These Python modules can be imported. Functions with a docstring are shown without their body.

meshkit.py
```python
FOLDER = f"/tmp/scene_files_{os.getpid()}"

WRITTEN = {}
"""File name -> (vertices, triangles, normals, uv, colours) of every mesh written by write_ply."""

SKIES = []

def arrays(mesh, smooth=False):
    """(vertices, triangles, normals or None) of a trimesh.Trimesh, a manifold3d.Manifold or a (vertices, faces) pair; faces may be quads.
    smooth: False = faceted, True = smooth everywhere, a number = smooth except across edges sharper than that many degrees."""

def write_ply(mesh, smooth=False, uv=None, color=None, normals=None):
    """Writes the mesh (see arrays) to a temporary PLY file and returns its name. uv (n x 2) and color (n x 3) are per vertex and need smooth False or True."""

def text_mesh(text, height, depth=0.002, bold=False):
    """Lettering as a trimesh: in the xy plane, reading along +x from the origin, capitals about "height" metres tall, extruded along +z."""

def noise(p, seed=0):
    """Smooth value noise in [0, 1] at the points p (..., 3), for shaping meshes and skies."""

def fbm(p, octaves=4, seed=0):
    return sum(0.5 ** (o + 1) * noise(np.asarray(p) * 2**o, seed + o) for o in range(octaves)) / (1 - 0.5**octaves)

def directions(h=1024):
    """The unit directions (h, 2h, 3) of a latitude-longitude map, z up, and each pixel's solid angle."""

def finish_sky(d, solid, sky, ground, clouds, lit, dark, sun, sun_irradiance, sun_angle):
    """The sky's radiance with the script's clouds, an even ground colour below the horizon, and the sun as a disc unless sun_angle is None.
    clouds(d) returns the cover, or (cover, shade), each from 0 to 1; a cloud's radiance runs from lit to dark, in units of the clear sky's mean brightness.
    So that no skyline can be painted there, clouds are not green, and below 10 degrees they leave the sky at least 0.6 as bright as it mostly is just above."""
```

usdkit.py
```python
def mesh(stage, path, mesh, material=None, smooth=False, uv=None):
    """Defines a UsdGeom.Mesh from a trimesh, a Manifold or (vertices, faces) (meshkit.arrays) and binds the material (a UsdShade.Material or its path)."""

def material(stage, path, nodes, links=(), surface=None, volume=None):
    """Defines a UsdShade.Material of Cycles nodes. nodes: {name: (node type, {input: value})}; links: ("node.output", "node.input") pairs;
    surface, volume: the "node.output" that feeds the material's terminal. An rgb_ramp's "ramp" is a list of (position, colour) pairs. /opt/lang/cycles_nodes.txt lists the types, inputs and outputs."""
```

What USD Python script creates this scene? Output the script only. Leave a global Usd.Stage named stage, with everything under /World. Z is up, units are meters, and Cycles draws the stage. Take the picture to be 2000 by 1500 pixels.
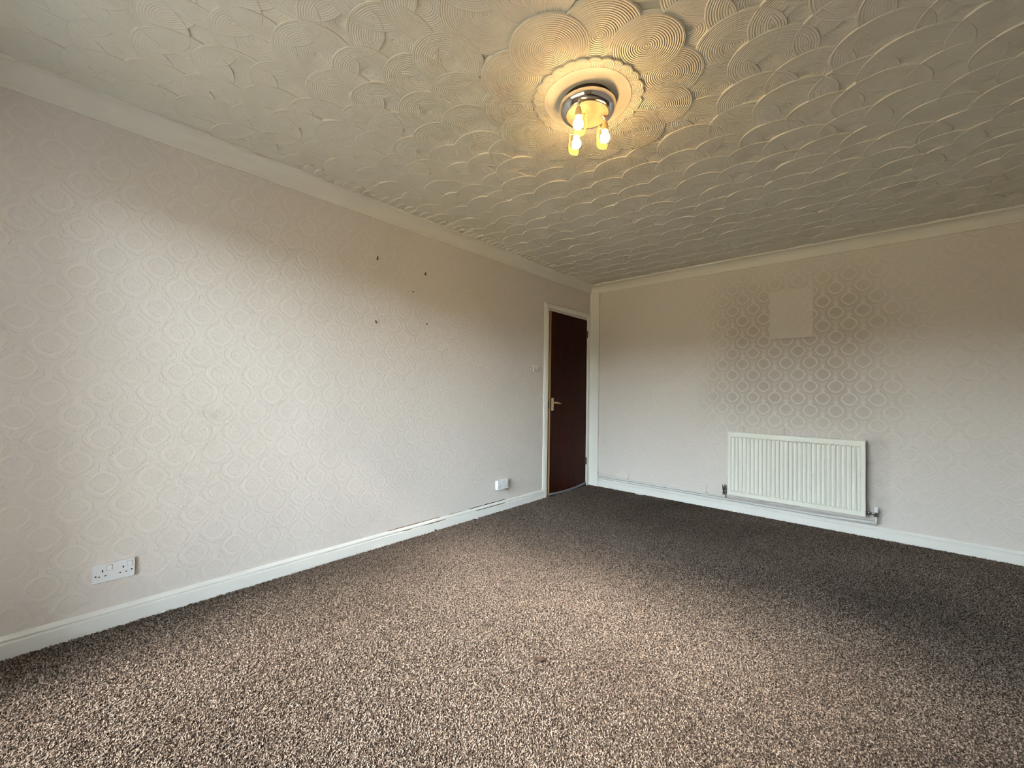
import math, random
import numpy as np, trimesh, usdkit, meshkit
from shapely.geometry import Polygon
from pxr import Usd, UsdGeom, UsdLux, UsdShade, Gf, Sdf, Vt

stage = Usd.Stage.CreateInMemory()
UsdGeom.SetStageUpAxis(stage, UsdGeom.Tokens.z)
UsdGeom.SetStageMetersPerUnit(stage, 1.0)
world = UsdGeom.Xform.Define(stage, '/World')
UsdGeom.Scope.Define(stage, '/World/Looks')
PI = math.pi

# ---------------------------------------------------------------- camera
H = 2.4353                      # ceiling height
CAM = dict(x=2.6817, y=-4.4192, z=1.1232, yaw=0.7329, pitch=0.0187, roll=0.0150, f=801.05)
FW = Gf.Vec3d(-math.sin(CAM['yaw']) * math.cos(CAM['pitch']), math.cos(CAM['yaw']) * math.cos(CAM['pitch']), math.sin(CAM['pitch']))
R0 = Gf.Vec3d(math.cos(CAM['yaw']), math.sin(CAM['yaw']), 0)
U0 = Gf.Cross(R0, FW)
R1 = R0 * math.cos(CAM['roll']) + U0 * math.sin(CAM['roll'])
U1 = U0 * math.cos(CAM['roll']) - R0 * math.sin(CAM['roll'])
cam = UsdGeom.Camera.Define(stage, '/World/camera')
cam.CreateHorizontalApertureAttr(36.0)
cam.CreateVerticalApertureAttr(27.0)
cam.CreateFocalLengthAttr(36.0 * CAM['f'] / 2000.0)
cam.CreateClippingRangeAttr(Gf.Vec2f(0.02, 1000))
cam.CreateExposureAttr(0.1)
cam.AddTransformOp().Set(Gf.Matrix4d(R1[0], R1[1], R1[2], 0, U1[0], U1[1], U1[2], 0, -FW[0], -FW[1], -FW[2], 0, CAM['x'], CAM['y'], CAM['z'], 1))

# ---------------------------------------------------------------- light
SKY = 28.5          # sky seen through the glazed door behind the camera
SUN = 68.0        # veiled sun
BULB = 125.0        # the three lit bulbs of the ceiling lamp
WX0, WX1, WZ0, WZ1 = 0.30, 2.42, 0.06, 2.14    # opening of the glazing in the wall behind the camera
dome = UsdLux.DomeLight.Define(stage, '/World/sky_light')
dome.CreateIntensityAttr(1.0)
# hazy sky, brightest towards the horizon
sky = usdkit.material(stage, '/World/Looks/hazy_sky', {
    't': ('texture_coordinate', {}), 's': ('separate_xyz', {}),
    'r': ('rgb_ramp', {'ramp': [(0.0, (0.88, 0.945, 0.98)), (0.5, (0.59, 0.72, 0.88)), (1.0, (0.37, 0.49, 0.66))]}),
    'b': ('background_shader', {'strength': SKY})},
    [('t.generated', 's.vector'), ('s.z', 'r.fac'), ('r.color', 'b.color')], surface='b.background')
UsdShade.MaterialBindingAPI.Apply(dome.GetPrim()).Bind(sky)
# low-contrast sun veiled by thin cloud, falling in through the glazing on to the near carpet
sun = UsdLux.DistantLight.Define(stage, '/World/sunlight')
sun.CreateAngleAttr(60.0)
sun.CreateIntensityAttr(SUN)
sun.CreateColorAttr(Gf.Vec3f(1.0, 0.86, 0.755))
sun.AddRotateXYZOp().Set(Gf.Vec3f(90.0 - 61.5, 0.0, -8.0))

# ---------------------------------------------------------------- material helpers
class G:
    """A little graph of Cycles nodes."""
    def __init__(s):
        s.n, s.l, s.k = {}, [], 0

    def node(s, kind, **inp):
        s.k += 1
        name = f'{kind}_{s.k}'
        vals = {}
        for k, v in inp.items():
            if isinstance(v, str) and '.' in v and v.split('.')[0] in s.n:
                s.l.append((v, f'{name}.{k}'))
            else:
                vals[k] = v
        s.n[name] = (kind, vals)
        return name

    def m(s, op, a, b=0.0, c=0.0, clamp=False):
        return s.node('math', math_type=op, value1=a, value2=b, value3=c, use_clamp=clamp) + '.value'

    def step(s, x, a, b):                                   # smoothstep from 0 at a to 1 at b
        return s.node('map_range', range_type='smoothstep', value=x, from_min=float(a), from_max=float(b), to_min=0.0, to_max=1.0, clamp=True) + '.result'

    def noise(s, vec, scale, detail=2.0, rough=0.5):
        return s.node('noise_texture', vector=vec, scale=float(scale), detail=float(detail), roughness=float(rough)) + '.fac'

    def mix(s, f, a, b):
        return s.node('mix_color', fac=f, a=a, b=b) + '.result'

    def box(s, u, v, u0, u1, v0, v1, soft):                 # soft-edged rectangle mask
        su = s.m('multiply', s.step(u, u0 - soft, u0 + soft), s.m('subtract', 1.0, s.step(u, u1 - soft, u1 + soft)))
        sv = s.m('multiply', s.step(v, v0 - soft, v0 + soft), s.m('subtract', 1.0, s.step(v, v1 - soft, v1 + soft)))
        return s.m('multiply', su, sv)

    def done(s, name, out):
        return usdkit.material(stage, '/World/Looks/' + name, s.n, s.l, surface=out)


def plain(name, color, rough=0.5, metallic=0.0, wear=0.0, wear_scale=25.0, bump=0.0, bump_scale=200.0, spec=0.5, coat=0.0):
    g = G()
    pos = g.node('geometry') + '.position'
    kw = dict(roughness=float(rough), metallic=float(metallic), specular_ior_level=float(spec), coat_weight=float(coat))
    if wear:
        f = g.noise(pos, wear_scale, 4)
        kw['base_color'] = g.mix(f, tuple(c * (1 - wear) for c in color), tuple(min(1, c * (1 + wear)) for c in color))
    else:
        kw['base_color'] = color
    if bump:
        kw['normal'] = g.node('bump', height=g.noise(pos, bump_scale, 3), distance=float(bump), strength=1.0) + '.normal'
    return g.done(name, g.node('principled_bsdf', **kw) + '.BSDF')


RELIEF = 0.00095


def wallpaper(name, ucoord, stains=None, phase=(0.0, 0.0), tint=(0.68, 0.637, 0.59)):
    """Embossed lattice wallpaper: ring medallions in a half-drop repeat; ucoord picks the run of the wall."""
    g = G()
    pos = g.node('geometry') + '.position'
    sep = g.node('separate_xyz', vector=pos)
    u, v = f'{sep}.{ucoord}', f'{sep}.z'
    W, V = 0.1768, 0.2105
    u0, v0 = phase

    def cell(a, b):
        x = g.m('pingpong', a, W / 2)
        dv = g.m('subtract', g.m('floored_modulo', g.m('add', b, V / 2), V), V / 2)
        y = g.m('absolute', dv)
        l2 = g.m('sqrt', g.m('add', g.m('multiply', x, x), g.m('multiply', y, y)))
        l1 = g.m('multiply', g.m('add', x, y), 0.8)
        d = g.m('multiply_add', l2, 0.70, g.m('multiply', l1, 0.30))
        stem = g.m('multiply', g.m('subtract', 1.0, g.step(x, 0.0105, 0.0145)), g.m('multiply', g.step(dv, 0.050, 0.054), g.m('subtract', 1.0, g.step(dv, 0.086, 0.092))))
        return d, stem
    a, b = g.m('subtract', u, u0), g.m('subtract', v, v0)
    d1_, s1_ = cell(a, b)
    d2_, s2_ = cell(g.m('add', a, W / 2), g.m('add', b, V / 2))
    d = g.m('minimum', d1_, d2_)
    ang = g.noise(pos, 120, 2, 0.6)
    d = g.m('add', d, g.m('multiply', g.m('subtract', ang, 0.5), 0.009))
    ring = g.m('multiply', g.step(d, 0.038, 0.042), g.m('subtract', 1.0, g.step(d, 0.054, 0.058)))
    band = g.m('maximum', ring, g.m('maximum', s1_, s2_))
    outer = g.step(d, 0.066, 0.072)
    lift = g.m('maximum', band, g.m('multiply', outer, 0.55))
    grain = g.noise(pos, 150, 2.0, 0.55)
    beads = g.node('voronoi_texture', vector=pos, scale=95.0) + '.distance'
    rough_ = g.m('add', g.m('multiply', grain, 1.4), g.m('multiply', g.m('subtract', 1.0, beads), 0.8))
    h = g.m('add', g.m('multiply', lift, 1.5), g.m('multiply', rough_, g.m('subtract', 1.0, g.m('multiply', band, 0.85))))
    nrm = g.node('bump', height=h, distance=RELIEF, strength=1.0) + '.normal'
    band = lift
    # grime sits in the recesses of the relief
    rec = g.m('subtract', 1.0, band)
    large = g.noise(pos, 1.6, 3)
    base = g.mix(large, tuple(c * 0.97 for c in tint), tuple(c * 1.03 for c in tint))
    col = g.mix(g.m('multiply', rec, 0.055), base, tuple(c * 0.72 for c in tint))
    if stains:
        col = stains(g, pos, u, v, rec, col)
    return g.done(name, g.node('principled_bsdf', base_color=col, roughness=0.62, specular_ior_level=0.35, normal=nrm) + '.BSDF')


def stain_shade_back(g, pos, u, v, rec, col):
    n = g.noise(pos, 2.6, 3)
    wu = g.m('add', u, g.m('multiply', g.m('subtract', n, 0.5), 0.5))
    m = g.box(wu, v, 1.45, 2.66, 0.86, 2.12, 0.30)                                 # soot risen from the radiator
    m = g.m('multiply', m, g.m('multiply_add', g.noise(pos, 5, 2), 0.7, 0.45), clamp=True)
    frame = g.box(u, v, 1.912, 2.238, 1.642, 2.085, 0.008)                         # clean rectangle where a picture hung
    m = g.m('multiply', m, g.m('subtract', 1.0, g.m('multiply', frame, 0.92)))
    grimy = g.m('multiply', m, g.m('multiply_add', rec, 0.46, 0.14))
    col = g.mix(grimy, col, (0.33, 0.285, 0.225))
    edge = g.box(u, v, 1.93, 2.24, 1.634, 1.645, 0.004)
    col = g.mix(g.m('multiply', edge, 0.4), col, (0.25, 0.21, 0.16))
    # small dark runs above the radiator top and beside the pipe clips
    for uu, v0, v1 in ((1.703, 0.765, 0.83), (2.03, 0.765, 0.85), (0.53, 0.145, 0.20), (1.37, 0.145, 0.215)):
        col = g.mix(g.m('multiply', g.box(u, v, uu - 0.004, uu + 0.004, v0, v1, 0.006), 0.36), col, (0.2, 0.18, 0.16))
    pipe_shade = g.m('multiply', g.box(u, v, 0.12, 2.66, 0.086, 0.132, 0.006), g.m('multiply_add', g.noise(pos, 9, 2), 0.4, 0.25))
    col = g.mix(pipe_shade, col, (0.17, 0.16, 0.15))                                     # shadow gap behind the pipes painted into the colour, with grime
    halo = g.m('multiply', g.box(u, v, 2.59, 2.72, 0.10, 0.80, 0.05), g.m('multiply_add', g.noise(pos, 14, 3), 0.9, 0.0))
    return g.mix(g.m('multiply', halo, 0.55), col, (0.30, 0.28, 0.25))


def stain_left(g, pos, u, v, rec, col):
    n = g.noise(pos, 14, 3)
    m = g.m('multiply', g.box(u, v, -3.91, -3.78, 0.955, 1.015, 0.035), g.step(n, 0.35, 0.75))     # grey smudge
    col = g.mix(g.m('multiply', m, 0.32), col, (0.36, 0.34, 0.29))
    specks = g.m('multiply', g.box(u, v, -2.02, -1.78, 0.19, 0.36, 0.03), g.step(g.noise(pos, 55, 2), 0.66, 0.70))
    col = g.mix(g.m('multiply', specks, 0.75), col, (0.20, 0.13, 0.07))
    return col


M = {}
M['wall_left'] = wallpaper('wallpaper_left', 'y', stain_left, (-3.998, 1.199))
M['wall_back'] = wallpaper('wallpaper_back', 'x', stain_shade_back, (1.954, 1.315))
M['wall_side'] = wallpaper('wallpaper_side', 'y')
M['wall_front'] = wallpaper('wallpaper_front', 'x')
M['white_gloss'] = plain('white_gloss', (0.77, 0.775, 0.73), 0.35, wear=0.04, wear_scale=8, bump=0.0006, bump_scale=60)
M['cove'] = plain('cove_paint', (0.745, 0.735, 0.67), 0.6, wear=0.03, wear_scale=5, bump=0.001, bump_scale=30)
M['radiator'] = plain('radiator_enamel', (0.76, 0.775, 0.69), 0.38, wear=0.05, wear_scale=40)
M['pipe'] = plain('pipe_paint', (0.72, 0.735, 0.71), 0.4, wear=0.06, wear_scale=20)
M['plastic'] = plain('white_plastic', (0.74, 0.765, 0.78), 0.35)
M['switch'] = plain('aged_plastic', (0.70, 0.66, 0.58), 0.4)
M['slot'] = plain('dark_slot', (0.015, 0.015, 0.017), 0.7)
M['chrome'] = plain('chrome', (0.82, 0.79, 0.75), 0.10, metallic=1.0)
M['gilt'] = plain('gilt_plate', (0.26, 0.205, 0.135), 0.45, spec=0.3)
M['valve_metal'] = plain('valve_chrome', (0.55, 0.55, 0.55), 0.18, metallic=1.0)
M['valve_dark'] = plain('valve_dark', (0.05, 0.05, 0.05), 0.4)
M['brass'] = plain('satin_brass', (0.86, 0.72, 0.44), 0.22, metallic=1.0)
M['iron'] = plain('dark_iron', (0.03, 0.022, 0.018), 0.5)
M['lipping'] = plain('door_lipping', (0.28, 0.18, 0.075), 0.5, wear=0.15, wear_scale=60)
M['strip'] = plain('grey_strip', (0.16, 0.17, 0.19), 0.4)
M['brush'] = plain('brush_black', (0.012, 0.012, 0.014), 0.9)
M['bare_wood'] = plain('bare_wood', (0.17, 0.115, 0.055), 0.8, wear=0.3, wear_scale=80)
M['gap'] = plain('gap_dark', (0.05, 0.04, 0.03), 0.9)
M['leaf'] = plain('dry_leaf', (0.045, 0.026, 0.019), 0.6, wear=0.3, wear_scale=120)
M['thread'] = plain('dark_thread', (0.05, 0.03, 0.02), 0.8)
M['scrap'] = plain('white_scrap', (0.80, 0.79, 0.74), 0.6)
M['pvc'] = plain('white_pvc', (0.8, 0.81, 0.8), 0.35)
M['backing'] = plain('carpet_backing', (0.09, 0.07, 0.055), 0.95, bump=0.002, bump_scale=120)
M['ground'] = plain('dark_earth', (0.040, 0.032, 0.015), 0.9, wear=0.15, wear_scale=4, spec=0.1)
M['sky_blocker'] = plain('sky_blocker_green', (0.035, 0.045, 0.022), 0.9, wear=0.4, wear_scale=1.5, spec=0.1)
M['holder'] = plain('lamp_holder', (0.62, 0.47, 0.25), 0.35)

g = G()
g_e = g.node('emission', color=(1.0, 0.59, 0.22), strength=BULB)
M['bulb'] = g.done('lit_bulb', g_e + '.emission')

g = G()
tr, gl, fr = g.node('transparent_bsdf', color=(0.97, 0.98, 0.97)), g.node('glossy_bsdf', roughness=0.02, color=(1, 1, 1)), g.node('fresnel', IOR=1.5)
M['pane'] = g.done('window_glass', g.node('mix_closure', fac=fr + '.fac', closure1=tr + '.BSDF', closure2=gl + '.BSDF') + '.closure')

g = G()
gp = g.node('principled_bsdf', base_color=(1.0, 0.93, 0.75), roughness=0.1, transmission_weight=1.0, ior=1.45)
gt = g.node('translucent_bsdf', color=(0.95, 0.72, 0.32))
M['lamp_glass'] = g.done('lamp_glass', g.node('mix_closure', fac=0.16, closure1=gp + '.BSDF', closure2=gt + '.BSDF') + '.closure')

# mahogany veneer
g = G()
pos = g.node('geometry') + '.position'
st = g.node('mapping', vector=pos, scale=(22.0, 22.0, 0.9)) + '.vector'
n1 = g.noise(st, 1.6, 5, 0.6)
c1 = g.mix(g.step(n1, 0.3, 0.7), (0.012, 0.0015, 0.0007), (0.032, 0.005, 0.002))
M['mahogany'] = g.done('mahogany', g.node('principled_bsdf', base_color=c1, roughness=0.42, specular_ior_level=0.07) + '.BSDF')

# ceiling plaster: concentric comb ridges from the fan_r attribute
g = G()
pos = g.node('geometry') + '.position'
fr = g.node('attribute', attribute='fan_r') + '.fac'
amp = g.node('attribute', attribute='fan_amp') + '.fac'
wv = g.m('multiply', g.m('sine', g.m('multiply', fr, 2 * PI / 0.0085)), amp)
hh = g.m('add', wv, g.m('multiply', g.noise(pos, 35, 3), 0.8))
nb = g.node('bump', height=hh, distance=0.0007, strength=1.0) + '.normal'
cc = g.mix(g.noise(pos, 2.2, 3), (0.66, 0.645, 0.57), (0.70, 0.685, 0.61))
M['plaster'] = g.done('combed_plaster', g.node('principled_bsdf', base_color=cc, roughness=0.55, specular_ior_level=0.4, normal=nb) + '.BSDF')

# carpet yarn: flecked brown
g = G()
pos = g.node('geometry') + '.position'
fine = g.noise(pos, 165, 1.5, 0.5)
big = g.noise(pos, 1.3, 4, 0.55)
c1 = g.node('rgb_ramp', fac=fine, ramp=[(0.0, (0.010, 0.007, 0.005)), (0.40, (0.024, 0.017, 0.013)), (0.50, (0.120, 0.093, 0.073)), (0.60, (0.285, 0.230, 0.188)), (1.0, (0.46, 0.385, 0.32))]) + '.color'
sp = g.node('separate_xyz', vector=pos)
dirty = g.m('multiply', g.step(big, 0.35, 0.75), 0.28)
wob = g.m('multiply', g.m('subtract', g.noise(pos, 1.9, 3), 0.5), 0.9)
wx, wy = g.m('add', sp + '.x', wob), g.m('add', sp + '.y', wob)
dark_door = g.box(wx, wy, 0.05, 1.9, -1.15, 0.1, 0.35)                       # darker soft-edged patches, by the door and further right
dark_door2 = g.box(wx, wy, 2.2, 3.2, -1.6, -0.9, 0.35)
darken = g.m('add', dirty, g.m('multiply', g.m('maximum', dark_door, dark_door2), 0.36), clamp=True)
c1 = g.node('mix_color', blend_type='multiply', fac=darken, a=c1, b=(0.30, 0.28, 0.265)) + '.result'
M['yarn'] = g.done('carpet_yarn', g.node('principled_bsdf', base_color=c1, roughness=0.9, specular_ior_level=0.1) + '.BSDF')

# ---------------------------------------------------------------- object helpers
taken = set()


def fresh(parent, name):
    path, k = f'{parent}/{name}', 0
    while path in taken:
        k += 1
        path = f'{parent}/{name}_{k:03d}'
    taken.add(path)
    return path


def tag(prim, label=None, category=None, group=None, kind=None):
    for k, v in (('label', label), ('category', category), ('group', group), ('kind', kind)):
        if v:
            prim.SetCustomDataByKey(k, v)
    return prim


def obj(name, mesh, mat, parent='/World', smooth=False, attrs=None, **t):
    path = fresh(parent if isinstance(parent, str) else str(parent.GetPath()), name)
    m = usdkit.mesh(stage, path, mesh, M[mat], smooth=smooth)
    for k, v in (attrs or {}).items():
        UsdGeom.PrimvarsAPI(m).CreatePrimvar(k, Sdf.ValueTypeNames.FloatArray, 'vertex').Set(Vt.FloatArray.FromNumpy(np.asarray(v, np.float32)))
    return tag(m.GetPrim(), **t)


def thing(name, loc=(0, 0, 0), rz=0.0, parent='/World', **t):
    x = UsdGeom.Xform.Define(stage, fresh(parent, name))
    x.AddTranslateOp().Set(Gf.Vec3d(*map(float, loc)))
    if rz:
        x.AddRotateZOp().Set(float(rz))
    return tag(x.GetPrim(), **t)


def box(x0, x1, y0, y1, z0, z1):
    m = trimesh.creation.box((x1 - x0, y1 - y0, z1 - z0))
    m.apply_translation(((x0 + x1) / 2, (y0 + y1) / 2, (z0 + z1) / 2))
    return m


def bbox(x0, x1, y0, y1, z0, z1, c=0.002):
    """Box with chamfered edges (hull of three inset boxes)."""
    pts = []
    for a, b, d in ((c, c, 0), (c, 0, c), (0, c, c)):
        for sx in (x0 + a, x1 - a):
            for sy in (y0 + b, y1 - b):
                for sz in (z0 + d, z1 - d):
                    pts.append((sx, sy, sz))
    return trimesh.convex.convex_hull(np.array(pts))


def cat(*ms):
    return trimesh.util.concatenate(list(ms))


def lathe(profile, n=48):
    return trimesh.creation.revolve(np.array(profile, float), sections=n)


def tube(points, r, sides=12):
    """Round tube along a polyline, capped."""
    p = np.asarray(points, float)
    t = np.gradient(p, axis=0)
    t /= np.linalg.norm(t, axis=1, keepdims=True)
    a = np.cross(t, [0, 0, 1.0])
    bad = np.linalg.norm(a, axis=1) < 1e-3
    a[bad] = np.cross(t[bad], [0, 1.0, 0])
    a /= np.linalg.norm(a, axis=1, keepdims=True)
    for i in range(1, len(a)):                      # parallel frames
        a[i] = a[i - 1] - t[i] * (a[i - 1] @ t[i])
        a[i] /= np.linalg.norm(a[i])
    b = np.cross(t, a)
    ang = np.arange(sides) * 2 * PI / sides
    r = np.broadcast_to(r, (len(p),))
    v = (p[:, None] + r[:, None, None] * (np.cos(ang)[None, :, None] * a[:, None] + np.sin(ang)[None, :, None] * b[:, None])).reshape(-1, 3)
    f = []
    for i in range(len(p) - 1):
        for j in range(sides):
            q = [i * sides + j, i * sides + (j + 1) % sides, (i + 1) * sides + (j + 1) % sides, (i + 1) * sides + j]
            f += [[q[0], q[2], q[1]], [q[0], q[3], q[2]]]
    v = np.vstack([v, p[0], p[-1]])
    c0, c1 = len(v) - 2, len(v) - 1
    for j in range(sides):
        f += [[c0, j, (j + 1) % sides], [c1, (len(p) - 1) * sides + (j + 1) % sides, (len(p) - 1) * sides + j]]
    m = trimesh.Trimesh(v, f, process=False)
    m.fix_normals()
    return m


def bend(pts, r=0.02, n=6):
    """Rounds the inner corners of a polyline."""
    pts = [np.array(p, float) for p in pts]
    out = [pts[0]]
    for a, b, c in zip(pts, pts[1:], pts[2:]):
        u, w = (a - b) / np.linalg.norm(a - b), (c - b) / np.linalg.norm(c - b)
        s, e = b + u * r, b + w * r
        for k in range(n + 1):
            q = k / n
            out.append((1 - q) ** 2 * s + 2 * q * (1 - q) * b + q * q * e)
    out.append(pts[-1])
    return np.array(out)


def sweep(profile, path_pts):
    """Extrudes a closed 2-D profile between two or more rings: path_pts(profile point) gives the ring points."""
    rings = [np.array([fn(a, b) for a, b in profile], float) for fn in path_pts]
    n = len(profile)
    v = np.vstack(rings)
    f = []
    for k in range(len(rings) - 1):
        for j in range(n):
            q = [k * n + j, k * n + (j + 1) % n, (k + 1) * n + (j + 1) % n, (k + 1) * n + j]
            f += [[q[0], q[1], q[2]], [q[0], q[2], q[3]]]
    poly = Polygon(profile)
    _, tri = trimesh.creation.triangulate_polygon(poly, engine='earcut')
    vt, _ = trimesh.creation.triangulate_polygon(poly, engine='earcut')
    idx = [int(np.argmin(((np.array(profile) - p) ** 2).sum(1))) for p in vt]
    for t in tri:
        t = [idx[i] for i in t]
        f += [[t[0], t[2], t[1]], [t[0] + (len(rings) - 1) * n, t[1] + (len(rings) - 1) * n, t[2] + (len(rings) - 1) * n]]
    m = trimesh.Trimesh(v, f, process=False)
    m.fix_normals()
    return m


# ---------------------------------------------------------------- the room shell
XR, YF = 3.75, -4.82            # right wall, front (window) wall
DY0, DY1, DZ = -0.875, -0.072, 2.035   # doorway in the left wall
T = 0.12
struct = dict(kind='structure')
obj('wall_left', cat(box(-T, 0, YF - T, DY0, -0.02, H + .05), box(-T, 0, DY1, T, -0.02, H + .05), box(-T, 0, DY0, DY1, DZ, H + .05)), 'wall_left', label='long left wall in pale embossed lattice wallpaper', **struct)
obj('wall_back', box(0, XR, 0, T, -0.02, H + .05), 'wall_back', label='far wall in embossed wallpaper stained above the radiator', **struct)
obj('wall_right', box(XR, XR + T, YF - T, T, -0.02, H + .05), 'wall_side', label='right wall out of view in embossed wallpaper', **struct)
obj('wall_front', cat(box(0, WX0, YF - T, YF, -0.02, H + .05), box(WX1, XR, YF - T, YF, -0.02, H + .05), box(WX0, WX1, YF - T, YF, -0.02, WZ0), box(WX0, WX1, YF - T, YF, WZ1, H + .05)), 'wall_front', label='wall behind the viewpoint holding the glazed door', **struct)
# outside ground that bounces the daylight in
obj('ground', box(-400, 400, -800, YF - T - .001, -0.18, -0.12), 'ground', label='dark earth outside the glazed door', **struct)

# unseen green bank, added to keep low sky light off the far wall
hx = np.linspace(-400, 400, 201)
hr = np.random.default_rng(3)
hv, hf = [], []
for i, x in enumerate(hx):
    top = 6.4 + hr.uniform(-.5, .5)
    for yy_, zz_ in ((-62, -.15), (-60.8, -.15), (-60.6 + hr.uniform(-.3, .3), top * .7), (-61.4, top), (-62.2, top * .8)):
        hv.append((x, yy_, zz_))
for i in range(200):
    for j in range(5):
        a, b, c_, d = i * 5 + j, i * 5 + (j + 1) % 5, (i + 1) * 5 + (j + 1) % 5, (i + 1) * 5 + j
        hf += [[a, b, c_], [a, c_, d]]
hm = trimesh.Trimesh(hv, hf, process=False); hm.fix_normals()
obj('sky_blocker', hm, 'sky_blocker', label='far dark hedge beyond the glazed door', **struct)

# glazed patio door behind the camera
w = thing('window_1', (0, 0, 0), label='white framed glazed patio door behind the viewpoint', **struct)
yw = YF - T * .6
xm = (WX0 + WX1) / 2
fb = .055
obj('window_frame', cat(box(WX0, WX0 + fb, yw - .03, yw + .03, WZ0, WZ1), box(WX1 - fb, WX1, yw - .03, yw + .03, WZ0, WZ1), box(WX0 + fb, WX1 - fb, yw - .03, yw + .03, WZ0, WZ0 + fb), box(WX0 + fb, WX1 - fb, yw - .03, yw + .03, WZ1 - fb, WZ1), box(xm - .035, xm + .035, yw - .03, yw + .03, WZ0 + fb, WZ1 - fb)), 'pvc', w)
for a, b in ((WX0 + fb, xm - .035), (xm + .035, WX1 - fb)):
    obj('pane', box(a, b, yw - .003, yw + .003, WZ0 + fb, WZ1 - fb), 'pane', w)

# ---------------------------------------------------------------- ceiling with combed plaster swirls
rng = np.random.default_rng(7)
LX, LY = 1.705, -2.857           # lamp centre
CV, CF, CR, CA = [], [], [], []
cbase = 0


def add_mesh(v, f, r, a):
    global cbase
    CV.append(v); CF.append(np.asarray(f) + cbase); CR.append(r); CA.append(a)
    cbase += len(v)


def swirl(cx, cy, R, lean, proud, sink, bowl=.0022, seg=40, amp=1.0, sq=1.0):
    """A turned disc of plaster: rim proud, dished middle, leaning so that the edge towards 'lean' stands lowest."""
    rad = np.array([0.0, .10, .24, .42, .60, .80, .955, .975, .99, 1.005])
    dz = np.array([-1.0, -.72, -.42, -.16, -.04, 0, .02, .17, .10, -2.0])
    ang = np.arange(seg) * 2 * PI / seg
    vs, rs, am = [], [], []
    for q, d in zip(rad, dz):
        rr = R * q * (1 + .012 * np.sin(3 * ang + cx * 9))
        x, y = rr * np.cos(ang), rr * np.sin(ang) * sq
        t = (x * math.cos(lean) + y * math.sin(lean)) / R        # -1 .. 1 towards the proud edge
        z = H - (sink + (proud - sink) * (t + 1) / 2) - bowl * d
        if d < -1:
            z = np.full(seg, H + .009)
        vs.append(np.stack([cx + x, cy + y, z], 1)); rs.append(rr); am.append(np.full(seg, amp if q < .96 else 0.0))
    v = np.vstack(vs)
    f = []
    for k in range(len(rad) - 1):
        for j in range(seg):
            a, b, c, d = k * seg + j, k * seg + (j + 1) % seg, (k + 1) * seg + (j + 1) % seg, (k + 1) * seg + j
            f += [[a, c, b], [a, d, c]]
    add_mesh(v, f, np.concatenate(rs), np.concatenate(am))


# flat skin behind the swirls
n = 2
xs, ys = np.array([-T, XR + T]), np.array([YF - T, T])
v = np.array([[x, y, z] for z in (H + .0105, H + .06) for y in ys for x in xs])
add_mesh(v, [[0, 2, 1], [1, 2, 3], [4, 5, 6], [5, 7, 6], [0, 1, 4], [1, 5, 4], [2, 6, 3], [3, 6, 7], [0, 4, 2], [2, 4, 6], [1, 3, 5], [3, 7, 5]], np.zeros(8), np.zeros(8))
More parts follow.
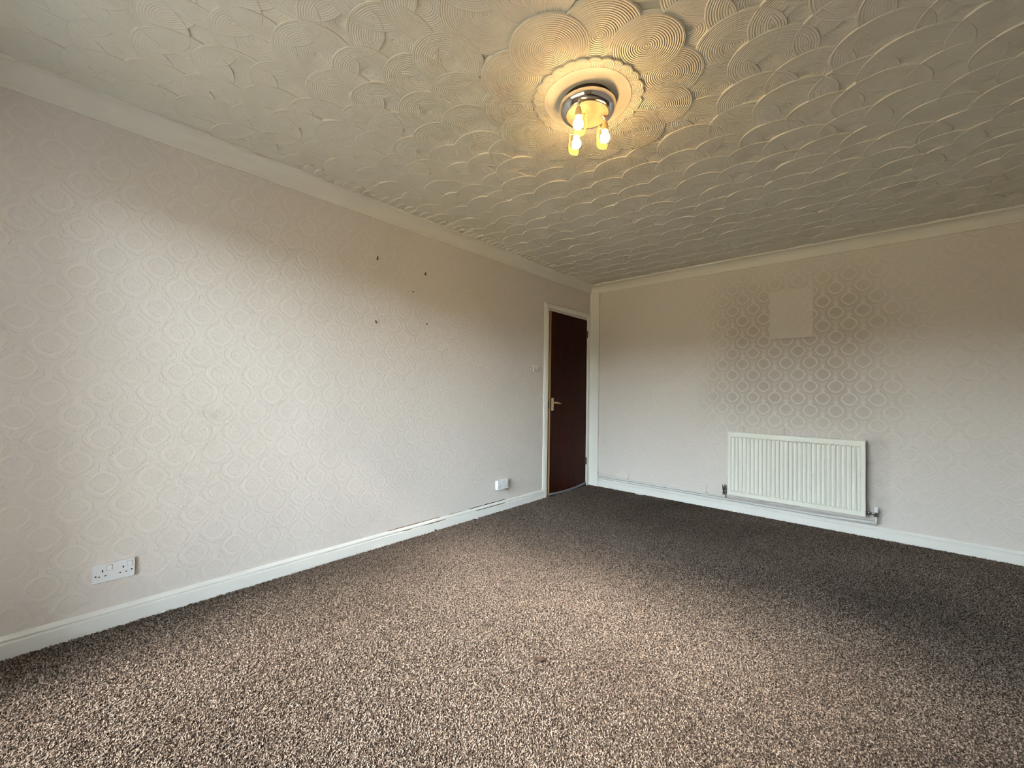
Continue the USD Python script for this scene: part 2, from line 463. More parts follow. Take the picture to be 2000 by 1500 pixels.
# general field, laid in rows from the window towards the far wall, each row over the last
row = 0
y = YF + .02
while y < -0.02:
    x = -.05 + (row % 2) * .105
    while x < XR + .1:
        px, py = x + rng.uniform(-.03, .03), y + rng.uniform(-.025, .025)
        R = rng.uniform(.140, .170)
        if math.hypot(px - LX, py - LY) > .43 and px > .02 and py < -.02:
            ln = -PI / 2 - .55 + rng.uniform(-.3, .3)
            swirl(px, py, R, ln, .0022 + .0008 * (int(round(x / .21)) % 2) + rng.uniform(-.0003, .0003), .0000, bowl=.0092, amp=.28 + 1.7 * math.exp(-(math.hypot(px - LX, py - LY) / .75) ** 2))
        x += .21
    y += .172
    row += 1
# petals round the lamp and the small scallops of the rose
for k in range(11):
    a = 2 * PI * k / 11 + .25
    swirl(LX + .335 * math.cos(a), LY + .335 * math.sin(a), .15 + .01 * rng.uniform(-1, 1), a, .0048 + .0011 * (k % 3), .0008, bowl=.0006, amp=2.3)
for k in range(28):
    a = 2 * PI * k / 28 + rng.uniform(-.04, .04)
    swirl(LX + .205 * math.cos(a), LY + .205 * math.sin(a), .038, a, .0072 + .0010 * (k % 2), .003, bowl=.0014, seg=22, amp=1.7)
swirl(LX, LY, .195, 0, .0048, .0048, bowl=.0003, amp=.12)
# short comb strokes along the cove of the left wall
for k in range(72):
    yy = -4.6 + .064 * k
    if -3.5 < yy < -.6:
        swirl(.142 + rng.uniform(-.010, .010), yy, .052, rng.uniform(-2.0, -1.2), .0115, .0025, bowl=.0015, seg=18, amp=.2, sq=.42)
obj('ceiling', (np.vstack(CV), np.vstack(CF)), 'plaster', smooth=True, attrs=dict(fan_r=np.concatenate(CR), fan_amp=np.concatenate(CA)), label='ceiling in cream plaster combed into overlapping swirls', **struct)

# coving
c = .092
arc = [(c - (c - .010) * math.sin(t), c - (c - .010) * math.cos(t)) for t in np.linspace(0, PI / 2, 15)]
prof = [(0, 0), (0, c), (.004, c + .001)] + [(c - a + .004 * 0, 0) for a in []]
# (out from wall, down from ceiling): lip on the wall, hollow curve, lip on the ceiling
prof = [(0, -.02), (0, c), (.008, c), (.010, c - .006)]
prof += [(.010 + (c - .016) * (1 - math.cos(t)), (c - .006) - (c - .016) * math.sin(t)) for t in np.linspace(.05, PI / 2 - .05, 14)]
prof += [(c - .006, .010), (c - .004, .0145), (c + .001, .0150), (c + .004, .0125), (c + .005, .008), (c + .005, -.02)]
obj('trim_2', sweep(prof, [lambda a, b: (a, YF + a, H - b), lambda a, b: (a, -a, H - b)]), 'cove', smooth=35, label='plain white coving along the left wall', **struct)
obj('trim_3', sweep(prof, [lambda a, b: (a, -a, H - b), lambda a, b: (XR - a, -a, H - b)]), 'cove', smooth=35, label='plain white coving along the far wall', **struct)
obj('trim_4', sweep(prof, [lambda a, b: (XR - a, -a, H - b), lambda a, b: (XR - a, YF + a, H - b)]), 'cove', smooth=35, label='plain white coving along the right wall', **struct)
obj('trim_5', sweep(prof, [lambda a, b: (XR - a, YF + a, H - b), lambda a, b: (a, YF + a, H - b)]), 'cove', smooth=35, label='plain white coving above the glazed door', **struct)

# skirting boards
sk = [(0, -.012), (.018, -.012), (.018, .058), (.0165, .060), (.013, .061), (.0125, .066), (.0155, .069), (.0165, .073), (.0145, .078), (.009, .083), (.004, .087), (0, .089)]
bl = obj('baseboard_left', sweep(sk, [lambda a, b: (a, YF, b), lambda a, b: (a, -.937, b)]), 'white_gloss', smooth=30, label='white moulded skirting along the left wall with chipped top edge', **struct)
obj('baseboard_back', sweep(sk, [lambda a, b: (.135, -a, b), lambda a, b: (XR - a, -a, b)]), 'white_gloss', smooth=30, label='white moulded skirting along the far wall', **struct)
obj('baseboard_right', sweep(sk, [lambda a, b: (XR - a, -a, b), lambda a, b: (XR - a, YF, b)]), 'white_gloss', smooth=30, label='white moulded skirting along the right wall', **struct)
obj('baseboard_front', sweep(sk, [lambda a, b: (XR - .02, YF + a, b), lambda a, b: (WX1 + .05, YF + a, b)]), 'white_gloss', smooth=30, label='white moulded skirting beside the glazed door', **struct)


def chip(y0, y1, z, x, hgt, mat, name='paint_chip'):
    """A torn sliver: thin ragged wedge lying on the skirting."""
    nseg = max(6, int((y1 - y0) / .02))
    yy = np.linspace(y0, y1, nseg)
    q = np.minimum(1, np.minimum(np.arange(nseg), nseg - 1 - np.arange(nseg)) / 2.0) * hgt
    up = z + q * (.5 + .25 * rng.uniform(-1, 1, nseg)); dn = z - q * (.5 + .25 * rng.uniform(-1, 1, nseg)) - .0004
    v, f = [], []
    for i in range(nseg):
        v += [(x, yy[i], dn[i]), (x + .0015, yy[i], dn[i]), (x + .0015, yy[i], up[i]), (x, yy[i], up[i])]
    for i in range(nseg - 1):
        for j in range(4):
            a, b, c_, d = i * 4 + j, i * 4 + (j + 1) % 4, (i + 1) * 4 + (j + 1) % 4, (i + 1) * 4 + j
            f += [[a, c_, b], [a, d, c_]]
    obj(name, trimesh.Trimesh(v, f, process=False), mat, bl)


# ---------------------------------------------------------------- floor and carpet pile
fl = obj('floor', box(-.11, XR, YF, 0, -.05, -.007), 'backing', label='floor under fitted carpet', **struct)


def tuft(seed):
    r = np.random.default_rng(seed)
    vs, fs = [], []
    for k in range(6):
        bx, by = r.uniform(-.0058, .0058, 2)
        a, ln = r.uniform(0, 2 * PI), r.uniform(.001, .0055)
        h1 = r.uniform(.0055, .0085)
        w0 = r.uniform(.0013, .0022)
        mid = np.array([bx + ln * .3 * math.cos(a), by + ln * .3 * math.sin(a), h1 * .6])
        top = np.array([bx + ln * math.cos(a), by + ln * math.sin(a), h1])
        o = len(vs)
        for c0, wd in ((np.array([bx, by, 0]), w0), (mid, w0 * 1.05)):
            for j in range(4):
                t = 2 * PI * j / 4 + a
                vs.append(c0 + [wd * math.cos(t), wd * math.sin(t), 0])
        for j in range(4):
            t = 2 * PI * j / 4 + a
            vs.append(top + [wd * .7 * math.cos(t), wd * .7 * math.sin(t), -.0006])
        vs.append(top + [0, 0, .0004])
        for lv in (0, 4):
            for j in range(4):
                p, q = o + lv + j, o + lv + (j + 1) % 4
                fs += [[p, q, q + 4], [p, q + 4, p + 4]]
        for j in range(4):
            fs.append([o + 8 + j, o + 8 + (j + 1) % 4, o + 12])
    return trimesh.Trimesh(np.array(vs), fs, process=False)


pitch = .0112
gx = np.arange(.004, XR - .004, pitch)
gy = np.arange(YF + .01, -.004, pitch)
X, Y = np.meshgrid(gx, gy)
P = np.stack([X.ravel(), Y.ravel(), np.full(X.size, -.0075)], 1)
# the pile carries on through the doorway to the door
dx, dy = np.meshgrid(np.arange(-.06, .004, pitch), np.arange(DY0 + .01, DY1 - .005, pitch))
P = np.vstack([P, np.stack([dx.ravel(), dy.ravel(), np.full(dx.size, -.0075)], 1)])
P[:, :2] += rng.uniform(-.004, .004, (len(P), 2))
P[:, 0] = np.minimum(P[:, 0], XR - .004)
P[:, 1] = np.minimum(P[:, 1], -.004)
P[:, 2] += rng.uniform(-.0012, .0004, len(P))
pi = UsdGeom.PointInstancer.Define(stage, fresh(str(fl.GetPath()), 'carpet_pile'))
tag(pi.GetPrim(), label='flecked brown twist carpet pile', kind='stuff')
protos = []
for k in range(5):
    p = usdkit.mesh(stage, f'{pi.GetPath()}/tuft_{k:03d}' if k else f'{pi.GetPath()}/tuft', tuft(50 + k), M['yarn'])
    protos.append(p.GetPath())
pi.CreatePrototypesRel().SetTargets(protos)
pi.CreateProtoIndicesAttr(Vt.IntArray.FromNumpy(rng.integers(0, 5, len(P)).astype(np.int32)))
pi.CreatePositionsAttr(Vt.Vec3fArray.FromNumpy(P.astype(np.float32)))
th = rng.uniform(0, 2 * PI, len(P))
qs = Vt.QuathArray([Gf.Quath(float(math.cos(t / 2)), 0.0, 0.0, float(math.sin(t / 2))) for t in th])
pi.CreateOrientationsAttr(qs)
sc = rng.uniform(.85, 1.2, len(P))
pi.CreateScalesAttr(Vt.Vec3fArray.FromNumpy(np.stack([sc, sc, rng.uniform(.75, 1.15, len(P))], 1).astype(np.float32)))

# chips and gaps of the loose skirting
for a, b, z, x, hgt, mat in ((-2.78, -2.28, .0905, .0004, .0055, 'bare_wood'), (-2.22, -2.02, .0895, .0006, .003, 'bare_wood'), (-1.99, -1.50, .0905, .0004, .008, 'gap'),
                             (-2.66, -2.57, .0640, .0130, .005, 'bare_wood'), (-2.48, -2.24, .0640, .0130, .0045, 'bare_wood'), (-1.92, -1.52, .0640, .0130, .0065, 'bare_wood'), (-1.36, -1.28, .0895, .0004, .003, 'bare_wood')):
    chip(a, b, z, x, hgt, mat)

# ---------------------------------------------------------------- door
d1 = thing('door_1', (0, 0, 0), label='dark mahogany door in white frame at the far end of left wall', **struct)
# lining
obj('door_lining', cat(box(-T, 0, DY0, DY0 + .024, -.01, DZ), box(-T, 0, DY1 - .012, DY1, -.01, DZ), box(-T, 0, DY0 + .024, DY1 - .012, DZ - .022, DZ)), 'white_gloss', d1)
ap = [(0, 0), (0, .055), (.007, .055), (.013, .045), (.016, .030), (.018, .012), (.018, .003), (.016, 0)]


def arch_v(y_in, sgn, wd, mitre=True):
    s = wd / .055
    return sweep(ap, [lambda a, b: (a, y_in + sgn * (.055 - b) * s if False else y_in + sgn * b * s, -.01), lambda a, b: (a, y_in + sgn * b * s, DZ + (b if mitre else b) * 1.0)])


obj('architrave', arch_v(DY0 - .002, -1, .062), 'white_gloss', d1, smooth=25)
obj('architrave', arch_v(DY1 - .004, 1, .062), 'white_gloss', d1, smooth=25)
obj('architrave', sweep(ap, [lambda a, b: (a, DY0 - .002 - b * .062 / .055, DZ + b), lambda a, b: (a, DY1 - .004 + b * .062 / .055, DZ + b)]), 'white_gloss', d1, smooth=25)
# leaf, standing a crack ajar about its hinges at the corner end
import trimesh.transformations as tf
HY = DY1 - .014
LW = .762
ajar = tf.translation_matrix((.004, HY, 0)) @ tf.rotation_matrix(math.radians(1.5), (0, 0, 1))


def hung(m):
    m = m.copy(); m.apply_transform(ajar); return m


# local: leaf runs along -y from the hinge, face at x=0 looking into the room
leaf = obj('door_leaf', hung(bbox(-.040, 0, -LW + .008, 0, .012, 2.006, .0015)), 'mahogany', d1)
obj('lipping', hung(bbox(-.0405, -.001, -LW, -LW + .0082, .012, 2.006, .0008)), 'lipping', leaf, label='pale unvarnished edge strip of the door')
obj('latch_plate', hung(bbox(-.032, -.010, -LW - .0012, -LW + .001, .95, 1.03, .0004)), 'iron', leaf)
# handle
plate = bbox(0, .006, -LW + .018, -LW + .062, .925, 1.062, .002)
spindle = trimesh.creation.cylinder(.009, .034, sections=20, transform=tf.translation_matrix((.022, -LW + .040, 1.010)) @ tf.rotation_matrix(PI / 2, (0, 1, 0)))
lev = tube(bend([(.040, -LW + .036, 1.010), (.050, -LW + .062, 1.012), (.046, -LW + .095, 1.006), (.048, -LW + .125, 1.000), (.040, -LW + .150, 1.003)], .012), np.linspace(.0095, .0055, 4 * 0 + 3 * 7 + 2), 12)
hd = obj('door_handle', hung(plate), 'brass', d1, label='brass lever handle on a backplate')
obj('lever', hung(cat(spindle, lev)), 'brass', hd, smooth=40)
obj('keyhole', hung(bbox(.0055, .0066, -LW + .036, -LW + .044, .945, .965, .0003)), 'slot', hd)
for z0 in (.255, 1.795):
    kn = trimesh.creation.cylinder(.0065, .085, sections=14); kn.apply_translation((.006, .006, z0 + .04))
    obj('hinge', hung(cat(kn, box(-.002, .003, -.022, .008, z0, z0 + .08))), 'iron', d1)
# draught strip along the foot of the door, sagging a little
ss = np.linspace(0, 1, 15)
zz = .040 - .022 * np.sin(PI * ss) * .8 - .004 * (1 - ss)
v, f = [], []
for s, z in zip(ss, zz):
    yy = -LW + .012 + s * (LW - .016)
    v += [(.0, yy, z), (.011, yy, z - .001), (.013, yy, z - .006), (.012, yy, z - .020), (.0, yy, z - .020)]
for i in range(14):
    for j in range(5):
        a, b, c_, d = i * 5 + j, i * 5 + (j + 1) % 5, (i + 1) * 5 + (j + 1) % 5, (i + 1) * 5 + j
        f += [[a, b, c_], [a, c_, d]]
f += [[0, 4, 3], [0, 3, 2], [0, 2, 1]] + [[70, 71, 72], [70, 72, 73], [70, 73, 74]]
sm = trimesh.Trimesh(v, f, process=False); sm.fix_normals()
ds = obj('draught_strip', hung(sm), 'strip', d1, label='grey draught strip across the foot of the door')
v2 = []
for s, z in zip(ss, zz):
    yy = -LW + .012 + s * (LW - .016)
    v2 += [(.004, yy, z - .019), (.010, yy, z - .019), (.013, yy, -.002), (.006, yy, -.002)]
f2 = []
for i in range(14):
    for j in range(4):
        a, b, c_, d = i * 4 + j, i * 4 + (j + 1) % 4, (i + 1) * 4 + (j + 1) % 4, (i + 1) * 4 + j
        f2 += [[a, b, c_], [a, c_, d]]
bm = trimesh.Trimesh(v2, f2, process=False); bm.fix_normals()
obj('bristles', hung(bm), 'brush', ds)
obj('dark_backing', box(-.16, -.125, -1.1, .1, -.05, 2.3), 'brush', d1)  # unseen dark box closing the doorway behind the leaf

# boxed board standing in the corner beside the door
obj('trim_1', bbox(.004, .134, -.024, 0, -.012, H - c + .004, .003), 'white_gloss', label='white upright board in the corner beside the door', **struct)

# ---------------------------------------------------------------- electrical plates
def double_socket(y0, z0, label, depth=.011):
    t = thing('double_socket', (0, y0, z0), label=label, category='socket')
    obj('face_plate', bbox(0, depth, 0, .146, 0, .086, .0025), 'plastic', t)
    for k in (0, 1):
        o = .012 + k * .070
        cx, cz = o + .022, .040
        # three pin holes of a British outlet
        obj('pin_hole', bbox(depth - .001, depth + .0006, cx - .002, cx + .0025, cz + .009, cz + .018, .0003), 'slot', t)
        for s in (-1, 1):
            obj('pin_hole', bbox(depth - .001, depth + .0006, cx + s * .0105 - .0035, cx + s * .0105 + .0035, cz - .0125, cz - .0085, .0003), 'slot', t)
        sw = bbox(depth - .001, depth + .0012, o + .036, o + .054, .052, .076, .0008)
        rk = sw.copy()
        vtx = rk.vertices.copy(); vtx[:, 0] += np.where(vtx[:, 0] > depth, (vtx[:, 2] - .064) * -.10 + .0012, 0); rk.vertices = vtx
        obj('rocker', rk, 'plastic', t)
        obj('rocker_gap', box(depth - .0008, depth + .0003, o + .0352, o + .0552, .0510, .0768), 'slot', t)
    for yy in (.012, .134):
        sc_ = trimesh.creation.cylinder(.0033, .0016, sections=16, transform=tf.translation_matrix((depth + .0002, yy, .034)) @ tf.rotation_matrix(PI / 2, (0, 1, 0)))
        obj('screw', sc_, 'slot', t)
    return t


double_socket(-4.290, .213, 'white double socket low on the left wall nearest the viewpoint')
t = thing('surface_socket', (0, -1.655, .203), label='white surface-mounted double socket on left wall near the door', category='socket')
obj('back_box', bbox(0, .026, .001, .145, .001, .087, .003), 'plastic', t)
obj('face_plate', bbox(.026, .035, 0, .146, 0, .088, .0025), 'plastic', t)
for yy in (.062, .122):
    obj('rocker', bbox(.034, .039, yy - .009, yy + .009, .056, .078, .0015), 'plastic', t)
for cx in (.034, .100):
    for a, b in ((0, .044), (-.0105, .026), (.0105, .026)):
        obj('pin_hole', bbox(.0345, .0354, cx + a - .0022, cx + a + .0022, b - .003, b + .003, .0002), 'slot', t)

t = thing('light_switch', (0, -1.118, 1.328), label='small cream light switch on left wall beside the door', category='light switch')
obj('face_plate', bbox(0, .013, 0, .086, 0, .086, .003), 'switch', t)
obj('rocker', bbox(.012, .0175, .035, .051, .028, .058, .0015), 'switch', t)
for zz_ in (.043,):
    for yy in (.012, .074):
        obj('screw', trimesh.creation.cylinder(.003, .0015, sections=14, transform=tf.translation_matrix((.0131, yy, zz_)) @ tf.rotation_matrix(PI / 2, (0, 1, 0))), 'iron', t)

# ---------------------------------------------------------------- picture hooks and pins left in the walls
def hook(y, z, size, tilt, label):
    t = thing('picture_hook', (0, y, z), label=label, category='picture hook', group=None)
    rot = tf.rotation_matrix(tilt, (1, 0, 0))
    strap = cat(bbox(0, .0016, -.0045 * size, .0045 * size, -.010 * size, .012 * size, .0005), bbox(.0012, .009 * size, -.0045 * size, .0045 * size, -.012 * size, -.009 * size, .0005), bbox(.0075 * size, .0092 * size, -.0045 * size, .0045 * size, -.010 * size, -.002 * size, .0004))
    strap.apply_transform(rot)
    obj('hook', strap, 'iron', t)
    nail = cat(trimesh.creation.cylinder(.0014, .012, sections=10, transform=tf.translation_matrix((.005, 0, .006 * size)) @ tf.rotation_matrix(PI / 2 - .3, (0, 1, 0))),
               trimesh.creation.cylinder(.0034 * size, .0016, sections=12, transform=tf.translation_matrix((.011, 0, .008 * size)) @ tf.rotation_matrix(PI / 2 - .3, (0, 1, 0))))
    nail.apply_transform(rot)
    obj('nail', nail, 'iron', t)


hook(-2.903, 2.064, 1.0, -.12, 'dark picture hook upper left of the four on left wall')
hook(-2.487, 2.045, .85, .0, 'dark picture hook upper right, nearest the coving')
hook(-2.903, 1.607, .85, .5, 'tilted dark picture hook below the other, left of the group')
for nm, yy, zz_, mat, lab, r_ in (('wall_nail', -2.467, 1.648, 'iron', 'dark nail head lower right of the hooks on left wall', .006), ('wall_nail', -2.600, 1.880, 'bare_wood', 'faint brown nail between the picture hooks', .006)):
    m = cat(trimesh.creation.cylinder(.0016, .010, sections=10, transform=tf.translation_matrix((.004, 0, 0)) @ tf.rotation_matrix(PI / 2, (0, 1, 0))), trimesh.creation.cylinder(r_, .0018, sections=14, transform=tf.translation_matrix((.009, 0, 0)) @ tf.rotation_matrix(PI / 2, (0, 1, 0))))
    m.apply_translation((0, yy, zz_))
    obj(nm, m, mat, label=lab, category='nail')
m = cat(trimesh.creation.cylinder(.003, .010, sections=12, transform=tf.rotation_matrix(PI / 2, (1, 0, 0))), trimesh.creation.icosphere(2, .0075))
m.vertices[:, 1] *= .8
m.apply_translation((2.0708, -.008, 1.9707))
obj('wall_pin', m, 'scrap', label='white pin in the clean rectangle on the far wall', category='pin')

# ---------------------------------------------------------------- radiator
RX0, RX1, RZ0, RZ1, RY = 1.586, 2.588, .170, .772, -.098
rad = thing('radiator', (0, 0, 0), label='white fluted panel radiator on the far wall', category='radiator')
nf = 29
pw = (RX1 - RX0 - .05) / nf
zs = [(RZ0 + .004, 0), (RZ0 + .034, 0), (RZ0 + .046, 1), (RZ1 - .056, 1), (RZ1 - .044, 0), (RZ1 - .004, 0)]
xs = [(RX0 + .002, 0), (RX0 + .024, 0)]
for k in range(nf):
    a = RX0 + .025 + k * pw
    xs += [(a + pw * .06, 0), (a + pw * .22, 1), (a + pw * .72, 1), (a + pw * .94, 0)]
xs += [(RX1 - .024, 0), (RX1 - .002, 0)]
v = np.array([[x, RY + .0105 * (1 - fx * fz) if False else RY + .010 * fx * fz, z] for z, fz in zs for x, fx in xs])
nx = len(xs)
f = []
for j in range(len(zs) - 1):
    for i in range(nx - 1):
        a = j * nx + i
        f += [[a, a + 1, a + nx + 1], [a, a + nx + 1, a + nx]]
nv = len(v)
v = np.vstack([v, np.column_stack([v[:, 0], np.full(nv, RY + .0108), v[:, 2]])])
f += [[a + nv, c_ + nv, b + nv] for a, b, c_ in list(f)]
edge = [i for i in range(nx)] + [j * nx + nx - 1 for j in range(1, len(zs))] + [(len(zs) - 1) * nx + i for i in range(nx - 2, -1, -1)] + [j * nx for j in range(len(zs) - 2, 0, -1)]
for e0, e1 in zip(edge, edge[1:] + edge[:1]):
    f += [[e0, e0 + nv, e1 + nv], [e0, e1 + nv, e1]]
front = trimesh.Trimesh(v, f, process=False)
obj('front_panel', front, 'radiator', rad, smooth=20)
# rolled rim round the panel
rim = cat(bbox(RX0 - .002, RX0 + .006, RY - .003, RY + .012, RZ0, RZ1, .002), bbox(RX1 - .006, RX1 + .002, RY - .003, RY + .012, RZ0, RZ1, .002), bbox(RX0, RX1, RY - .003, RY + .012, RZ0 - .001, RZ0 + .006, .002), bbox(RX0, RX1, RY - .003, RY + .012, RZ1 - .006, RZ1 + .001, .002))
obj('rim', rim, 'radiator', rad)
obj('back_panel', bbox(RX0 + .002, RX1 - .002, RY + .011, RY + .020, RZ0 + .004, RZ1 - .003, .002), 'radiator', rad)
# convector fins behind
cfs = [box(RX0 + .05 + k * .05, RX0 + .052 + k * .05, RY + .020, RY + .048, RZ0 + .06, RZ1 - .06) for k in range(19)]
obj('convector_fins', cat(*cfs), 'radiator', rad, kind='stuff')
for xx in (RX0 + .15, RX1 - .15):
    obj('bracket', cat(box(xx - .012, xx + .012, -.005, -.001, RZ0 + .02, RZ1 - .02), box(xx - .012, xx + .012, RY + .020, -.003, RZ0 + .08, RZ0 + .10), box(xx - .012, xx + .012, RY + .020, -.003, RZ1 - .10, RZ1 - .08)), 'radiator', rad)

# pipes
PY = -.026
zU, zL = .1285, .1045
def clip_pipe(pts, label):
    return obj('heating_pipe', tube(bend(pts, .018), .0075, 12), 'pipe', smooth=50, label=label, category='pipe')


LVX, RVX = 1.548, 2.650
clip_pipe([(.137, PY, zU), (LVX, PY, zU), (LVX, RY + .03, zU + .004), (LVX, RY + .03, .168)], 'upper white heating pipe above the skirting, ending at the left valve')
clip_pipe([(.137, PY + .003, zL), (2.3, PY + .003, zL + .004), (RVX, PY, .122), (RVX, RY + .03, .124), (RVX, RY + .03, .185)], 'lower white heating pipe above the skirting, running under the radiator')
for xx, lab in ((.52, 'white pipe clip on the skirting pipes near the corner board'), (1.372, 'white pipe clip on the skirting pipes left of the radiator valve')):
    t = thing('pipe_clip', (xx, PY, 0), label=lab, category='pipe clip')
    ring_o = trimesh.creation.annulus(.0078, .0098, .012, sections=20)
    ring_o.apply_transform(tf.rotation_matrix(PI / 2, (0, 1, 0)))
    for z in (zU, zL):
        q = ring_o.copy(); q.apply_translation((0, 0 if z == zU else .003, z))
        obj('clip_ring', q, 'pipe', t, smooth=40)
    obj('clip_base', bbox(-.006, .006, .009, .026, zL - .004, zU + .012, .001), 'pipe', t)
    obj('screw', trimesh.creation.cylinder(.004, .003, sections=12, transform=tf.translation_matrix((0, .008, zU + .014)) @ tf.rotation_matrix(PI / 2, (1, 0, 0))), 'iron', t)


def cyl(p0, p1, r0, r1=None, n=18):
    return tube(np.array([p0, p1], float), np.array([r0, r1 if r1 else r0]), n)


VY = RY + .030
# left valve: chrome body with a clouded plastic cap, tucked beside the radiator
t = thing('radiator_valve', (0, 0, 0), label='chrome radiator valve with grey cap at the left end of the radiator', category='valve')
obj('valve_body', cat(cyl((LVX, VY, .168), (LVX, VY, .212), .0105), cyl((LVX, VY, .196), (RX0 + .012, VY, .196), .009)), 'valve_metal', t, smooth=40)
obj('union_nut', cat(cyl((LVX, VY, .160), (LVX, VY, .180), .0135, n=6), cyl((LVX + .014, VY, .196), (LVX + .026, VY, .196), .0145, n=6)), 'valve_dark', t)
obj('cap', lathe([(0, .2), (.0145, .2), (.0155, .210), (.0145, .238), (.012, .246), (0, .248)], 24).apply_translation((LVX, VY, .008)), 'valve_metal', t, smooth=40)
# right valve
t = thing('radiator_valve', (0, 0, 0), label='chrome radiator valve with white cap at the right end of the radiator', category='valve')
obj('valve_body', cat(cyl((RVX, VY, .186), (RVX, VY, .214), .0125), cyl((RX1 - .012, VY, .200), (RVX, VY, .200), .0085)), 'valve_metal', t, smooth=40)
obj('union_nut', cat(cyl((RVX, VY, .178), (RVX, VY, .194), .0145, n=6), cyl((RVX - .040, VY, .200), (RVX - .026, VY, .200), .0135, n=6), cyl((RX1 + .006, VY, .200), (RX1 + .014, VY, .200), .011, n=6)), 'valve_dark', t)
obj('bleed_stem', cyl((RX1 + .018, VY, .184), (RX1 + .018, VY, .200), .006), 'valve_dark', t)
obj('cap', lathe([(0, 0), (.0125, 0), (.0135, .006), (.0125, .036), (.010, .042), (0, .044)], 24).apply_translation((RVX, VY, .212)), 'plastic', t, smooth=40)

# ---------------------------------------------------------------- ceiling lamp
lamp = thing('ceiling_lamp', (LX, LY, 0), label='chrome round ceiling lamp with three lit globe bulbs', category='ceiling lamp')
obj('ceiling_cup', lathe([(0, H - .004), (.108, H - .004), (.110, H - .010), (.110, H - .030), (0, H - .030)], 64), 'iron', lamp, smooth=40)
dish = [(0, H - .028), (.1215, H - .028), (.1245, H - .031), (.1245, H - .035)]
dish += [(.0955 + .029 * math.cos(t), H - .036 - .032 * math.sin(t)) for t in np.linspace(.05, PI / 2, 12)]
dish += [(.094, H - .066), (0, H - .066)]
obj('dish', lathe(dish, 96), 'chrome', lamp, smooth=40)
obj('base_plate', lathe([(0, H - .0655), (.0925, H - .0655), (.094, H - .0675), (.092, H - .070), (0, H - .070)], 96), 'gilt', lamp, smooth=35)
heads = [(-79.5, .102, 42, 'front'), (45, .081, 222, 'right'), (169, .066, 222, 'left')]
BZ = 2.272
for ang, rr, pd, nm in heads:
    a = math.radians(ang)
    bx, by = rr * math.cos(a), rr * math.sin(a)
    arm = obj('arm', cat(cyl((bx * .86, by * .86, H - .068), (bx, by, H - .080), .0055), trimesh.creation.icosphere(2, .0075).apply_translation((bx, by, H - .081)), cyl((bx, by, H - .080), (bx, by, 2.338), .0045)), 'chrome', lamp, smooth=40)
    hold = obj('lamp_holder', lathe([(0, 2.300), (.0145, 2.300), (.0145, 2.318), (.0125, 2.330), (.0085, 2.341), (0, 2.343)], 28).apply_translation((bx, by, 0)), 'holder', arm, smooth=40)
    pr = [(0, 2.3000), (.0135, 2.3000), (.0140, 2.290)] + [(.0225 * math.sin(t) if False else .0225 * math.cos(t), BZ - .004 + .0225 * math.sin(t)) for t in np.linspace(.85, -PI / 2, 14)]
    pr[-1] = (0, pr[-1][1])
    obj('bulb', lathe(pr[::-1], 32).apply_translation((bx, by, 0)), 'bulb', arm, smooth=True, label='lit warm globe bulb')
    # bent glass shade: hangs beside the holder and turns in under the bulb
    d = math.radians(pd)
    ux, uy = math.cos(d), math.sin(d)
    px_, py_ = -uy, ux
    path = bend([(.030, 2.318), (.033, 2.232), (-.010, 2.226)], .022, 8)
    path = np.vstack([path[:1], path])
    v, f = [], []
    th_ = .0028
    tt = np.gradient(path, axis=0); tt /= np.linalg.norm(tt, axis=1, keepdims=True) + 1e-9
    nn = np.stack([-tt[:, 1], tt[:, 0]], 1)
    path = path[1:]; nn = nn[1:]
    for (q, z), nv in zip(path, nn):
        for s, w_ in ((1, -1), (1, 1), (-1, 1), (-1, -1)):
            qq, zz_ = q + s * nv[0] * th_ / 2, z + s * nv[1] * th_ / 2
            v.append((bx + ux * qq + px_ * w_ * .021, by + uy * qq + py_ * w_ * .021, zz_))
    for i in range(len(path) - 1):
        for j in range(4):
            a0, b0, c0, d0 = i * 4 + j, i * 4 + (j + 1) % 4, (i + 1) * 4 + (j + 1) % 4, (i + 1) * 4 + j
            f += [[a0, b0, c0], [a0, c0, d0]]
    e = (len(path) - 1) * 4
    f += [[0, 2, 1], [0, 3, 2], [e, e + 1, e + 2], [e, e + 2, e + 3]]
    sm = trimesh.Trimesh(v, f, process=False); sm.fix_normals()
    obj('glass_shade', sm, 'lamp_glass', arm, smooth=30)
    obj('shade_clip', cyl((bx, by, 2.312), (bx + ux * .034, by + uy * .034, 2.312), .0025), 'brass', arm)

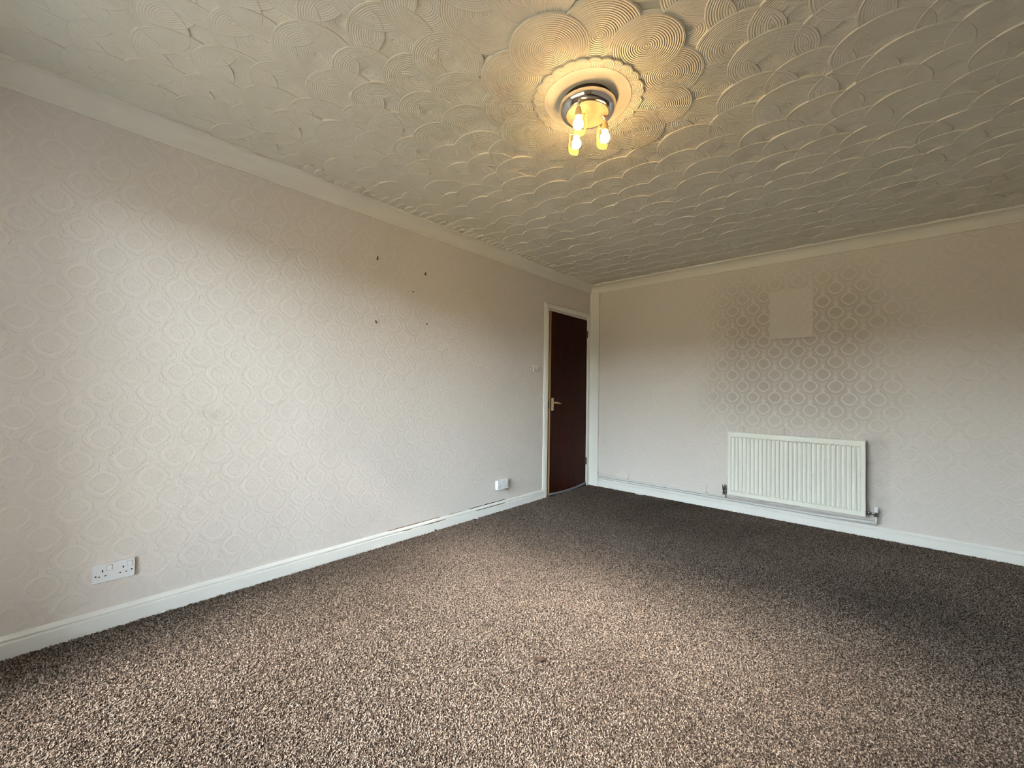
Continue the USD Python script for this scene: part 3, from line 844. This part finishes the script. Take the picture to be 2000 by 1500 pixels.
# ---------------------------------------------------------------- bits left on the carpet
# curled dry leaf
gxl, gyl = np.meshgrid(np.linspace(-1, 1, 9), np.linspace(-1, 1, 7))
shape = np.sqrt(np.clip(1 - gxl ** 2, 0, 1)) * (1 - .25 * gxl)
lx, ly = gxl * .026, gyl * shape * .016
lz = .004 + .005 * np.abs(gyl) * shape + .002 * np.sin(gxl * 5) + .0015
top = np.stack([lx, ly, lz], -1).reshape(-1, 3)
bot = top - [0, 0, .0012]
f = []
for j in range(6):
    for i in range(8):
        a = j * 9 + i
        f += [[a, a + 1, a + 10], [a, a + 10, a + 9], [a + 63, a + 73, a + 64], [a + 63, a + 72, a + 73]]
lf = trimesh.Trimesh(np.vstack([top, bot]), f, process=False)
lf.apply_transform(tf.translation_matrix((1.622, -3.040, -.001)) @ tf.rotation_matrix(.75, (0, 0, 1)))
obj('dry_leaf', lf, 'leaf', smooth=60, label='curled brown dry leaf lying on the carpet in the foreground', category='leaf')


def strand(pts, r, label, mat='thread', cat_='thread', name='thread'):
    p = np.array([(x, y, .0035 + .002 * math.sin(i * 2.1)) for i, (x, y) in enumerate(pts)])
    obj(name, tube(bend(p, .004, 4), r, 6), mat, smooth=50, label=label, category=cat_)


strand([(1.744, -2.835), (1.766, -2.825), (1.772, -2.812), (1.800, -2.795)], .0016, 'short dark thread on the carpet beyond the leaf')
strand([(.640, -.062), (.662, -.050), (.680, -.064), (.700, -.046), (.722, -.058)], .005, 'white twist of cable at the foot of the far skirting', 'scrap', 'cable scrap', 'cable_scrap')


def crumb(x, y, r, mat, label, name, cat_, z=.001):
    m = trimesh.creation.icosphere(2, r)
    m.vertices *= 1 + .5 * (meshkit.noise(m.vertices * 180 + x * 50)[:, None] - .5)
    m.vertices[:, 2] *= .6
    m.apply_translation((x, y, z + r * .5))
    obj(name, m, mat, label=label, category=cat_)


crumb(.030, -4.035, .007, 'scrap', 'white crumb on the carpet against the near left skirting', 'crumb', 'crumb')
crumb(.045, -1.92, .008, 'scrap', 'white crumb at the foot of the chipped skirting', 'crumb', 'crumb')
crumb(.030, -2.36, .009, 'brush', 'black speck at the foot of the chipped skirting', 'speck', 'speck')
crumb(2.235, -2.20, .007, 'brush', 'black speck on the dark carpet right of the lamp', 'speck', 'speck')
crumb(2.45, -2.50, .008, 'thread', 'brown speck on the carpet at the lower right', 'speck', 'speck')
